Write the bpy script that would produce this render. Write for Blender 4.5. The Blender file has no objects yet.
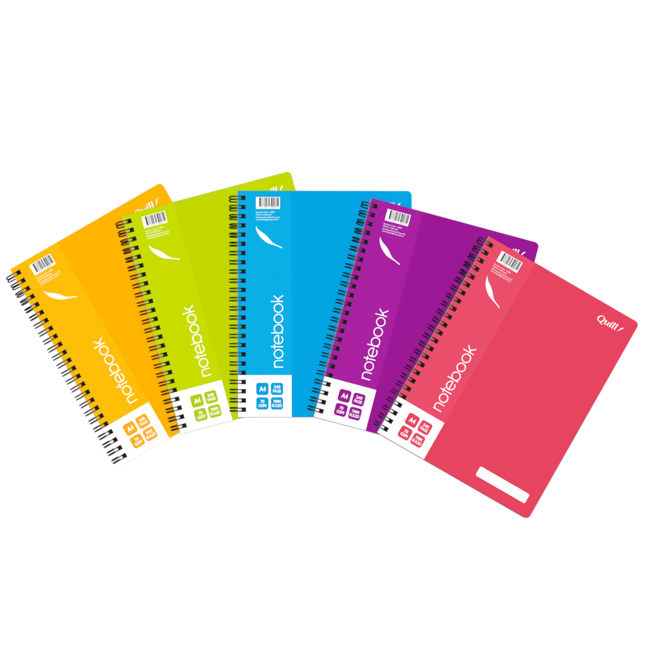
import bpy, bmesh, math
from mathutils import Matrix, Vector
from itertools import combinations

SC = bpy.context.scene
COL = SC.collection

# ------------------------------------------------------------------ camera, world, lamp, exposure
S = 1.3136e-3            # metres per photograph pixel (A4 height = 225.6 px)
CAM_D = 8.0
FRAME = 650 * S
cam_data = bpy.data.cameras.new("camera")
cam_data.sensor_width = 36
cam_data.lens = 36 * CAM_D / FRAME
cam_data.clip_start = 0.1
cam_data.clip_end = 100
cam = bpy.data.objects.new("camera", cam_data)
COL.objects.link(cam)
cam.location = (0, 0, CAM_D)
SC.camera = cam

world = bpy.data.worlds.new("World")
SC.world = world
world.use_nodes = True
bg = world.node_tree.nodes["Background"]
bg.inputs[0].default_value = (1, 1, 1, 1)
bg.inputs[1].default_value = 0.13

lamp_data = bpy.data.lights.new("softbox", "AREA")
lamp_data.shape = "DISK"
lamp_data.size = 1.0
lamp_data.energy = 1.12 * math.pi ** 2 * 64
lamp = bpy.data.objects.new("softbox", lamp_data)
COL.objects.link(lamp)
lamp.location = (0.0, 0.0, 8.0)

SC.view_settings.view_transform = "Standard"
SC.view_settings.look = "None"
SC.view_settings.exposure = 0
SC.view_settings.gamma = 1
SC.cycles.max_bounces = 6

# ------------------------------------------------------------------ materials
def lin(c):
    c = c / 255
    return c / 12.92 if c <= 0.04045 else ((c + 0.055) / 1.055) ** 2.4

LIGHT = 1.235            # irradiance / pi on the table: albedo = picture value / LIGHT
def albedo(rgb):
    return tuple(min(0.9, max(0.0, lin(c) / LIGHT)) for c in rgb) + (1,)

def mat(name, col, rough=0.5, spec=0.3, grain=0.0, scale=900.0, tint=0.0):
    m = bpy.data.materials.new(name)
    m.use_nodes = True
    nt = m.node_tree
    b = nt.nodes["Principled BSDF"]
    b.inputs["Base Color"].default_value = col
    b.inputs["Roughness"].default_value = rough
    b.inputs["Specular IOR Level"].default_value = spec
    if grain or tint:
        tc = nt.nodes.new("ShaderNodeTexCoord")
        nz = nt.nodes.new("ShaderNodeTexNoise")
        nz.inputs["Scale"].default_value = scale
        nz.inputs["Detail"].default_value = 3
        nt.links.new(tc.outputs["Object"], nz.inputs["Vector"])
        if grain:
            bp = nt.nodes.new("ShaderNodeBump")
            bp.inputs["Strength"].default_value = grain
            bp.inputs["Distance"].default_value = 0.0002
            nt.links.new(nz.outputs["Fac"], bp.inputs["Height"])
            nt.links.new(bp.outputs["Normal"], b.inputs["Normal"])
        if tint:
            rm = nt.nodes.new("ShaderNodeMapRange")
            rm.inputs["To Min"].default_value = rough - tint
            rm.inputs["To Max"].default_value = rough + tint
            nt.links.new(nz.outputs["Fac"], rm.inputs["Value"])
            nt.links.new(rm.outputs["Result"], b.inputs["Roughness"])
    return m

WHITE = (0.89, 0.89, 0.89, 1)
M_table = mat("white_table_surface", WHITE, 0.8, 0.1, grain=0.05, scale=300)
M_print = mat("white_print", WHITE, 0.6, 0.2)
M_ink = mat("black_ink", (0.012, 0.011, 0.011, 1), 0.6, 0.2)
M_wire = mat("black_coated_wire", (0.003, 0.003, 0.003, 1), 0.3, 0.7)
M_back = mat("black_board", (0.004, 0.004, 0.004, 1), 0.7, 0.1, grain=0.1)
# paper: the sheet lines show on the block's sides
M_page = mat("paper_sheets", (0.82, 0.82, 0.80, 1), 0.8, 0.1)
nt = M_page.node_tree
tc = nt.nodes.new("ShaderNodeTexCoord")
wv = nt.nodes.new("ShaderNodeTexWave")
wv.wave_type = "BANDS"; wv.bands_direction = "Z"
wv.inputs["Scale"].default_value = 900
wv.inputs["Distortion"].default_value = 0.6
mx = nt.nodes.new("ShaderNodeMix"); mx.data_type = "RGBA"
mx.inputs["A"].default_value = (0.70, 0.70, 0.68, 1)
mx.inputs["B"].default_value = (0.86, 0.86, 0.84, 1)
nt.links.new(tc.outputs["Object"], wv.inputs["Vector"])
nt.links.new(wv.outputs["Fac"], mx.inputs["Factor"])
nt.links.new(mx.outputs["Result"], nt.nodes["Principled BSDF"].inputs["Base Color"])

# cover colours: main panel, lighter spine band, badge ink
PALETTE = {
    "orange": ((255, 181, 0), (255, 190, 6), (252, 176, 30)),
    "green":  ((194, 214, 0), (200, 219, 0), (176, 207, 20)),
    "blue":   ((3, 164, 226), (9, 174, 228), (10, 162, 218)),
    "purple": ((155, 24, 150), (168, 33, 161), (158, 28, 150)),
    "red":    ((230, 68, 96), (233, 78, 107), (229, 70, 98)),
}
INKS = {}
for key, (a, b_, c) in PALETTE.items():
    INKS[key] = (mat(key + "_cover", albedo(a), 0.7, 0.0, grain=0.12, scale=1500),
                 mat(key + "_band", albedo(b_), 0.7, 0.0, grain=0.12, scale=1500),
                 mat(key + "_badge_ink", albedo(c), 0.7, 0.0))

# ------------------------------------------------------------------ the setting
bm = bmesh.new()
bmesh.ops.create_grid(bm, x_segments=8, y_segments=8, size=4.0)
me = bpy.data.meshes.new("ground"); bm.to_mesh(me); bm.free()
ground = bpy.data.objects.new("ground", me)
me.materials.append(M_table)
COL.objects.link(ground)
ground["kind"] = "structure"
ground["label"] = "plain white surface under the fanned notebooks"
ground["category"] = "surface"

# ------------------------------------------------------------------ notebook, in photograph pixels
W, H = 174.0, 225.6          # cover
RC = 4.6                     # rounded fore-edge corners
T = 0.0090                   # thickness of the closed book
T_COVER = 0.0006
HU0, HU1, HV = 3.6, 7.9, 2.2    # punched holes: u range and half height
N_LOOP, V0, PITCH = 24, 7.0, 9.183
BAND = 53.9
LV = [V0 + PITCH * i for i in range(N_LOOP)]
WIRE_R = 0.00078
COIL_A, COIL_B, COIL_U = 9.1 * S, 0.0056, 1.0

def P(u, v, z):              # pixel on the cover -> local metres (origin: middle of the underside)
    return Vector(((u - W / 2) * S, -(v - H / 2) * S, z))

def link(name, bm, mats, parent):
    me = bpy.data.meshes.new(name)
    bm.to_mesh(me); bm.free()
    for m in mats: me.materials.append(m)
    o = bpy.data.objects.new(name, me)
    COL.objects.link(o)
    o.parent = parent
    return o

def up_face(bm, pts, mi=0):
    a = sum(p.x * q.y - q.x * p.y for p, q in zip(pts, pts[1:] + pts[:1]))
    if a < 0: pts = pts[::-1]
    f = bm.faces.new([bm.verts.new(p) for p in pts])
    f.material_index = mi
    return f

def rounded(u0, v0, u1, v1, r, n=8, corners=(1, 1, 1, 1)):   # tl, tr, br, bl
    out = []
    spec = [((u0 + r, v0 + r), 180, (u0, v0)), ((u1 - r, v0 + r), 270, (u1, v0)),
            ((u1 - r, v1 - r), 0, (u1, v1)), ((u0 + r, v1 - r), 90, (u0, v1))]
    for ok, (c, a0, sq) in zip(corners, spec):
        if not ok: out.append(sq); continue
        for i in range(n + 1):
            a = math.radians(a0 + 90 * i / n)
            out.append((c[0] + r * math.cos(a), c[1] + r * math.sin(a)))
    return out

def punched(z_top, thick, u_left, u_right, v_top, v_bot, band=None, r=RC):
    """Sheet with punched holes along the spine, rounded fore-edge corners and, if asked, a score line at the band."""
    bm = bmesh.new()
    vs = {}
    def vert(u, v, z=z_top):
        k = (round(u, 3), round(v, 3))
        if k not in vs: vs[k] = bm.verts.new(P(u, v, z))
        return vs[k]
    rows = [v_top]
    for v in LV: rows += [v - HV, v + HV]
    rows.append(v_bot)
    cols = [u_left, HU0, HU1]
    if band: cols += [band - 0.35, band, band + 0.35]
    zc = {band: z_top - 0.00022} if band else {}
    def quad(ua, ub, va, vb, mi):
        q = [vert(ua, va, zc.get(ua, z_top)), vert(ua, vb, zc.get(ua, z_top)),
             vert(ub, vb, zc.get(ub, z_top)), vert(ub, va, zc.get(ub, z_top))]
        f = bm.faces.new(q); f.material_index = mi
    for i, (ua, ub) in enumerate(zip(cols, cols[1:])):
        for j, (va, vb) in enumerate(zip(rows, rows[1:])):
            if i == 1 and j % 2 == 1: continue            # the hole
            quad(ua, ub, va, vb, 0 if (not band or ub > band) else 1)
    ul = cols[-1]
    loop = [vert(ul, v) for v in reversed(rows)]
    loop += [vert(u, v) for u, v in rounded(ul, v_top, u_right, v_bot, r, corners=(0, 1, 1, 0))[1:-1]]
    f = bm.faces.new(loop); f.material_index = 0
    bmesh.ops.recalc_face_normals(bm, faces=bm.faces)
    if f.normal.z < 0: bmesh.ops.reverse_faces(bm, faces=bm.faces)
    ext = bmesh.ops.extrude_face_region(bm, geom=bm.faces[:], use_keep_orig=True)
    for g in ext["geom"]:
        if isinstance(g, bmesh.types.BMVert): g.co.z = z_top - thick
    bmesh.ops.recalc_face_normals(bm, faces=bm.faces)
    return bm

def slab(outline, z0, z1):
    bm = bmesh.new()
    f = up_face(bm, [P(u, v, z0) for u, v in outline])
    e = bmesh.ops.extrude_face_region(bm, geom=[f], use_keep_orig=True)
    for g in e["geom"]:
        if isinstance(g, bmesh.types.BMVert): g.co.z = z1
    bmesh.ops.recalc_face_normals(bm, faces=bm.faces)
    return bm

class Ink:
    """Printed shapes lying a tenth of a millimetre over a face; every stroke a hair above the one before."""
    def __init__(self, z): self.bm = bmesh.new(); self.z = z
    def lift(self): self.z += 1.2e-5; return self.z
    def poly(self, pts, mi=0):
        z = self.lift(); up_face(self.bm, [P(u, v, z) for u, v in pts], mi)
    def stroke(self, pts, w, closed=False, mi=0):
        z = self.lift(); n = len(pts)
        ws = w if isinstance(w, (list, tuple)) else [w] * n
        L, R = [], []
        for i, (x, y) in enumerate(pts):
            a = pts[(i - 1) % n] if (closed or i) else pts[i]
            b = pts[(i + 1) % n] if (closed or i < n - 1) else pts[i]
            d = math.hypot(b[0] - a[0], b[1] - a[1]) or 1
            nx, ny = -(b[1] - a[1]) / d, (b[0] - a[0]) / d
            h = ws[i] / 2
            L.append(self.bm.verts.new(P(x + nx * h, y + ny * h, z)))
            R.append(self.bm.verts.new(P(x - nx * h, y - ny * h, z)))
        for i in range(n if closed else n - 1):
            j = (i + 1) % n
            f = self.bm.faces.new((L[i], R[i], R[j], L[j]))
            f.material_index = mi
            f.normal_update()
            if f.normal.z < 0: f.normal_flip()
    def text(self, body, u0, v0, u1, v1, bold=0.0, mi=0):
        """Lettering fitted to a box: v0 is the cap line and v1 the baseline."""
        z = self.lift()
        c = bpy.data.curves.new("lettering", "FONT")
        c.body = body; c.offset = bold; c.resolution_u = 3
        o = bpy.data.objects.new("lettering", c); COL.objects.link(o)
        m = o.evaluated_get(bpy.context.evaluated_depsgraph_get()).to_mesh()
        xs = [v.co.x for v in m.vertices]
        x0, x1 = min(xs), max(xs); cap = 0.70
        vs = [self.bm.verts.new(P(u0 + (v.co.x - x0) / (x1 - x0) * (u1 - u0),
                                  v1 - v.co.y / cap * (v1 - v0), z)) for v in m.vertices]
        for p in m.polygons:
            try: f = self.bm.faces.new([vs[i] for i in p.vertices])
            except ValueError: continue
            f.material_index = mi; f.normal_update()
            if f.normal.z < 0: f.normal_flip()

        bpy.data.objects.remove(o); bpy.data.curves.remove(c)

def arc(cx, cy, r, a0, a1, n=28, ry=None):
    return [(cx + r * math.cos(math.radians(a0 + (a1 - a0) * i / n)),
             cy + (ry or r) * math.sin(math.radians(a0 + (a1 - a0) * i / n))) for i in range(n + 1)]

def smooth(pts, n=8):
    """Catmull-Rom through pts (tuples of any length)."""
    out = []
    q = [pts[0]] + list(pts) + [pts[-1]]
    for i in range(1, len(q) - 2):
        for k in range(n):
            t = k / n
            out.append(tuple(0.5 * (2 * b + (c - a) * t + (2 * a - 5 * b + 4 * c - d) * t * t
                                    + (3 * b - a - 3 * c + d) * t ** 3)
                             for a, b, c, d in zip(q[i - 1], q[i], q[i + 1], q[i + 2])))
    out.append(tuple(pts[-1]))
    return out

def tube(bm, path, r, n=8):
    rings = []
    up = Vector((0, 1, 0))
    for i, p in enumerate(path):
        d = (path[min(i + 1, len(path) - 1)] - path[max(i - 1, 0)]).normalized()
        s = d.cross(up)
        if s.length < 1e-3: s = d.cross(Vector((0, 0, 1)))
        s.normalize(); t = s.cross(d).normalized(); up = t
        rings.append([bm.verts.new(p + r * (math.cos(2 * math.pi * k / n) * s + math.sin(2 * math.pi * k / n) * t))
                      for k in range(n)])
    for a, b in zip(rings, rings[1:]):
        for k in range(n):
            bm.faces.new((a[k], a[(k + 1) % n], b[(k + 1) % n], b[k])).smooth = True
    bm.faces.new(rings[0][::-1]); bm.faces.new(rings[-1])

def wire_path():
    path = []
    zc = T / 2
    def at(th, v):
        a = math.radians(th)
        return Vector((P(COIL_U, v, 0).x + COIL_A * math.cos(a), P(0, v, 0).y, zc + COIL_B * math.sin(a)))
    for k, v in enumerate(LV):
        lean = 2.3 * max(0.0, 1 - k / 6.0) - 0.7 * max(0.0, (k - 14) / 9.0)    # rear half of the loop leans sideways
        gap = 1.5
        def w(th):
            t = min(1, max(0, (th - 135) / 90.0)); return t * t * (3 - 2 * t)
        ths = [312 - 7.5 * i for i in range(36)]                                 # from underneath, round the back, over the top
        for th in ths: path.append(at(th, v - gap + lean * w(th)))
        for a in (20, 50, 90, 130, 160):                                       # closed tip inside the hole
            r = math.radians(a)
            path.append(at(49.5 - 7 * math.sin(r), v - gap * math.cos(r)))
        for th in reversed(ths): path.append(at(th, v + gap + lean * w(th)))
    return path

def make_notebook(inks):
    main, band, badge_ink = inks
    root = bpy.data.objects.new("notebook", None)
    root.empty_display_size = 0.05
    COL.objects.link(root)
    top = T
    o = link("back_cover", slab(rounded(0, 0, W, H, RC, corners=(0, 1, 1, 0)), 0.0, T_COVER), [M_back], root)
    link("page_block", punched(T - T_COVER - 0.00005, T - 2 * T_COVER - 0.0001, -0.14, W - 1.2, 0.25, H - 0.5, r=RC - 0.6), [M_page], root)
    link("front_cover", punched(top, T_COVER, 0, W, 0, H, band=BAND), [main, band], root)
    bm = bmesh.new(); tube(bm, wire_path(), WIRE_R)
    link("wire_binding", bm, [M_wire], root)

    z = top + 0.00012
    # white information panel at the foot of the spine band, with the holes left open
    bm = bmesh.new()
    hv = [v for v in LV if v > 184]
    e = 0.18
    rows = [183.8] + [x for v in hv for x in (v - HV - 0.1, v + HV + 0.1)] + [H - e]
    cols = [0.05, HU0 - 0.1, HU1 + 0.1, BAND - 0.4]
    grid = [[bm.verts.new(P(u, v, z)) for u in cols] for v in rows]
    for j in range(len(rows) - 1):
        for i in range(3):
            if i == 1 and j % 2 == 1: continue
            bm.faces.new((grid[j][i], grid[j + 1][i], grid[j + 1][i + 1], grid[j][i + 1]))
    panel = link("information_panel", bm, [M_print], root)
    for (u, v, lines) in ((18.1, 191.4, [("A4", 3.1, 9.6, 3.75, 8.6)]),
                          (32.7, 191.4, [("240", 2.95, 9.45, 2.65, 5.55), ("PAGE", 2.1, 10.1, 6.75, 9.65)]),
                          (18.1, 205.9, [("70", 4.35, 8.25, 2.65, 5.55), ("GSM", 2.3, 10.0, 6.75, 9.65)]),
                          (32.7, 205.9, [("7MM", 2.5, 9.8, 2.65, 5.55), ("RULED", 1.2, 11.1, 6.75, 9.65)])):
        ink = Ink(z + 0.00008)
        ink.poly(rounded(u, v, u + 12.3, v + 12.3, 2.5))
        ink.z += 0.00005
        for body, a, b, c, d in lines:
            ink.text(body, u + a, v + c, u + b, v + d, bold=0.022, mi=1)
        link("badge", ink.bm, [badge_ink, M_print], panel)

    # barcode on its own white patch
    ink = Ink(z)
    ink.poly([(18.2, 6.2), (42.2, 6.2), (42.2, 18.0), (18.2, 18.0)])
    ink.z += 0.00005
    for u, w in ((21.5, 1.5), (23.4, .35), (24.1, .3), (24.8, .35), (25.6, .3), (26.4, .35), (27.2, .7), (28.2, .7),
                 (29.2, .6), (30.7, .8), (31.8, .6), (33.4, 1.3), (35.2, .8), (36.3, .6), (37.3, .3), (38.0, .35),
                 (38.9, .9), (40.1, .9)):
        ink.poly([(u, 6.7), (u + w, 6.7), (u + w, 15.8), (u, 15.8)], 1)
    ink.text("9", 18.9, 16.1, 19.9, 17.5, mi=1)
    ink.text("312950", 22.6, 16.3, 29.8, 17.5, mi=1)
    ink.text("108591", 32.0, 16.3, 39.2, 17.5, mi=1)
    link("barcode_patch", ink.bm, [M_print, M_ink], root)

    ink = Ink(z)
    for body, u1, v in (("Reorder Code : 10859", 36.8, 22.0), ("Made in Indonesia", 33.6, 24.4),
                        ("Distributed by Quill Group Pty", 42.0, 27.1), ("www.thequillgroup.com.au", 40.6, 29.3)):
        ink.text(body, 18.2, v - 1.45, u1, v)
    link("small_print", ink.bm, [M_print], root)

    # feather
    ink = Ink(z)
    spine = [(18.1, 35.0, 0.1), (19.2, 38.2, 1.5), (21.4, 41.4, 3.4), (24.8, 44.8, 5.0), (28.6, 48.3, 4.9), (31.6, 50.9, 3.6),
             (34.4, 52.6, 2.0), (37.2, 53.9, 1.25), (40.4, 55.2, 1.05), (44.2, 56.9, 0.9)]
    sp = smooth(spine, 6)
    ink.stroke([(a, b) for a, b, c in sp], [c for a, b, c in sp])
    link("feather_emblem", ink.bm, [M_print], root)

    # title, reading up the spine: s runs along the word, h up from the baseline
    ink = Ink(z)
    q = lambda s, h: (45.05 - h, 177.0 - s)
    SW, R, HC = 1.06, 4.25, 4.6
    line = lambda *pts: ink.stroke([q(*p) for p in pts], SW)
    ring = lambda s: ink.stroke([q(*p) for p in arc(s, HC, R, 0, 360, 40)[:-1]], SW, closed=True)
    line((1.2, 0), (1.2, 9.0))                                                             # n
    ink.stroke([q(*p) for p in [(7.8, 0)] + arc(4.5, 5.5, 3.3, 0, 180, 20, ry=3.3)], SW)
    ring(14.3)                                                                             # o
    line((21.5, 0), (21.5, 12.1)); line((19.1, 8.5), (23.9, 8.5))                           # t
    ink.stroke([q(*p) for p in arc(28.6, HC, R, 0, 318, 36)], SW); line((24.4, HC - 0.1), (33.4, HC - 0.1))  # e
    line((35.2, 0), (35.2, 12.0)); ring(39.35)                                             # b
    ring(49.6); ring(60.0)                                                                 # o o
    line((66.6, 0), (66.6, 12.0)); line((67.0, 3.6), (72.4, 9.1)); line((68.6, 5.3), (72.6, 0.1))   # k
    link("title_lettering", ink.bm, [M_print], root)

    # brand name in a bold slanted serif, with a small quill stroke
    ink = Ink(z)
    def vs(pts): s = smooth(pts, 6); ink.stroke([(a, b) for a, b, c in s], [c for a, b, c in s])
    qpts, qw = [], []
    for i in range(36):                                                                    # Q
        a = 2 * math.pi * i / 36
        x, y = 3.0 * math.cos(a), 3.15 * math.sin(a)
        qpts.append((138.35 + x - 0.22 * y, 15.25 + y))
        qw.append(0.55 + 0.85 * math.cos(a) ** 2)
    ink.stroke(qpts, qw, closed=True)
    vs([(136.2, 18.35, .3), (137.6, 18.2, .7), (139.4, 18.9, 1.0), (141.2, 19.5, .8), (142.4, 19.1, .25)])
    vs([(142.3, 14.9, .35), (143.3, 14.4, .8), (144.2, 14.5, 1.2), (143.8, 16.0, 1.25), (143.6, 17.5, 1.1), (144.4, 18.2, .6), (145.6, 17.5, .4), (146.6, 16.2, .35)])
    vs([(147.4, 14.3, 1.2), (146.9, 16.2, 1.25), (146.7, 17.7, 1.05), (147.4, 18.2, .5), (148.3, 17.5, .25)])
    vs([(148.5, 14.9, .3), (149.4, 14.4, .9), (150.0, 14.5, 1.2), (149.5, 16.2, 1.25), (149.3, 17.7, 1.0), (150.0, 18.2, .5), (150.8, 17.6, .25)])
    ink.poly(arc(150.5, 12.7, 0.72, 0, 330, 11))
    for u in (152.7, 155.5):
        vs([(u - 0.9, 12.3, .3), (u - .1, 12.0, .8), (u + .4, 12.1, 1.2), (u - .1, 14.6, 1.25), (u - .6, 17.3, 1.1), (u - .1, 18.2, .55), (u + .5, 17.8, .25)])
    vs([(158.2, 18.2, .12), (159.3, 16.4, .6), (160.5, 14.4, 1.2), (161.7, 12.9, 1.05), (162.9, 11.7, .1)])
    link("brand_lettering", ink.bm, [M_print], root)

    ink = Ink(z)
    ink.poly(rounded(106.2, 203.1, 163.2, 213.5, 1.7))
    link("name_panel", ink.bm, [M_print], root)
    return root

# ------------------------------------------------------------------ where the books lie
# top left corner of the cover in the photograph (px), turn (degrees, anticlockwise); lowest book first
SPOTS = [("orange", 10.4, 269.4, 30), ("green", 122.4, 216.0, 15), ("blue", 238.0, 191.1, 0),
         ("purple", 372.0, 198.4, -15), ("red", 489.7, 236.7, -30)]

def outline(spot, u0=0, u1=W, v0=0, v1=H):
    _, x, y, a = spot
    a = math.radians(a)
    X, Y = (x - 325) * S, (325 - y) * S
    return [(X + S * (u * math.cos(a) + v * math.sin(a)),
             Y + S * (u * math.sin(a) - v * math.cos(a))) for u, v in ((u0, v1), (u1, v1), (u1, v0), (u0, v0))]

def clip(poly, conv):
    """Sutherland-Hodgman: poly inside the anticlockwise convex polygon conv."""
    for (ax, ay), (bx, by) in zip(conv, conv[1:] + conv[:1]):
        side = lambda p: (bx - ax) * (p[1] - ay) - (by - ay) * (p[0] - ax)
        out = []
        for p, q in zip(poly, poly[1:] + poly[:1]):
            sp, sq = side(p), side(q)
            if sp >= 0: out.append(p)
            if sp * sq < 0:
                t = sp / (sp - sq)
                out.append((p[0] + t * (q[0] - p[0]), p[1] + t * (q[1] - p[1])))
        poly = out
        if not poly: break
    return poly

DROP = COIL_B + WIRE_R - T / 2          # how far the loops stand out under the back cover
planes = []
for k, sp in enumerate(SPOTS):
    foot = outline(sp)
    strip = outline(sp, -1.0, 1.0, LV[0] - 2, LV[-1] + 2)
    need = [(x, y, 0.0002) for x, y in foot] + [(x, y, DROP + 0.0002) for x, y in strip]
    for j in range(k):
        a, b, c = planes[j]
        lower = outline(SPOTS[j])
        need += [(x, y, a + b * x + c * y + T + 0.0005) for x, y in clip(foot, lower)]
        need += [(x, y, a + b * x + c * y + T + DROP + 0.0005) for x, y in clip(strip, lower)]
    cx, cy = sum(p[0] for p in foot) / 4, sum(p[1] for p in foot) / 4
    best = None
    for p, q, r in combinations(need, 3):       # the lowest plane that clears everything beneath: where the book comes to rest
        M = Matrix(((1, p[0], p[1]), (1, q[0], q[1]), (1, r[0], r[1])))
        if abs(M.determinant()) < 1e-7: continue
        a, b, c = M.inverted() @ Vector((p[2], q[2], r[2]))
        if all(a + b * x + c * y >= h - 1e-6 for x, y, h in need):
            z = a + b * cx + c * cy
            if best is None or z < best[0]: best = (z, (a, b, c))
    planes.append(best[1])

LABELS = {
    "orange": "orange wire-bound notebook at the bottom of the fan",
    "green": "lime green wire-bound notebook between the orange and blue ones",
    "blue": "bright blue wire-bound notebook lying straight in the middle of the fan",
    "purple": "purple wire-bound notebook between the blue and red ones",
    "red": "pinkish red wire-bound notebook on top with its whole cover showing",
}

def copy_tree(o, parent=None):
    c = o.copy()
    COL.objects.link(c)
    c.parent = parent
    for ch in list(o.children): copy_tree(ch, c)
    return c

def recolour(root, old, new):
    for o in root.children_recursive:
        for s in o.material_slots:
            for a, b in zip(old, new):
                if s.material == a:
                    s.link = "OBJECT"; s.material = b; break

proto = make_notebook(INKS["orange"])
roots = [proto] + [copy_tree(proto) for _ in SPOTS[1:]]
for root, sp, (a, b, c) in zip(roots, SPOTS, planes):
    key, x, y, ang = sp
    if key != "orange": recolour(root, INKS["orange"], INKS[key])
    root["label"] = LABELS[key]
    root["category"] = "notebook"
    root["group"] = "wire-bound notebooks laid out in a fan"
    t = math.radians(ang)
    d = Vector((math.cos(t), math.sin(t)))
    n = Vector((-b, -c, 1)).normalized()
    ex = Vector((d.x, d.y, b * d.x + c * d.y)).normalized()
    ey = n.cross(ex).normalized()
    px = (x - 325 + W / 2 * math.cos(t) + H / 2 * math.sin(t)) * S
    py = (325 - y + W / 2 * math.sin(t) - H / 2 * math.cos(t)) * S
    zt = a + b * px + c * py + T
    k = 1 - zt / CAM_D
    top_mid = Vector((px * k, py * k, a + b * px * k + c * py * k + T / n.z))
    R = Matrix((ex, ey, n)).transposed()
    root.matrix_world = Matrix.Translation(top_mid - R @ Vector((0, 0, T))) @ R.to_4x4()
    print("BOOK", key, "tilt %.2f deg" % math.degrees(n.angle(Vector((0, 0, 1)))), "mid z %.4f" % top_mid.z)
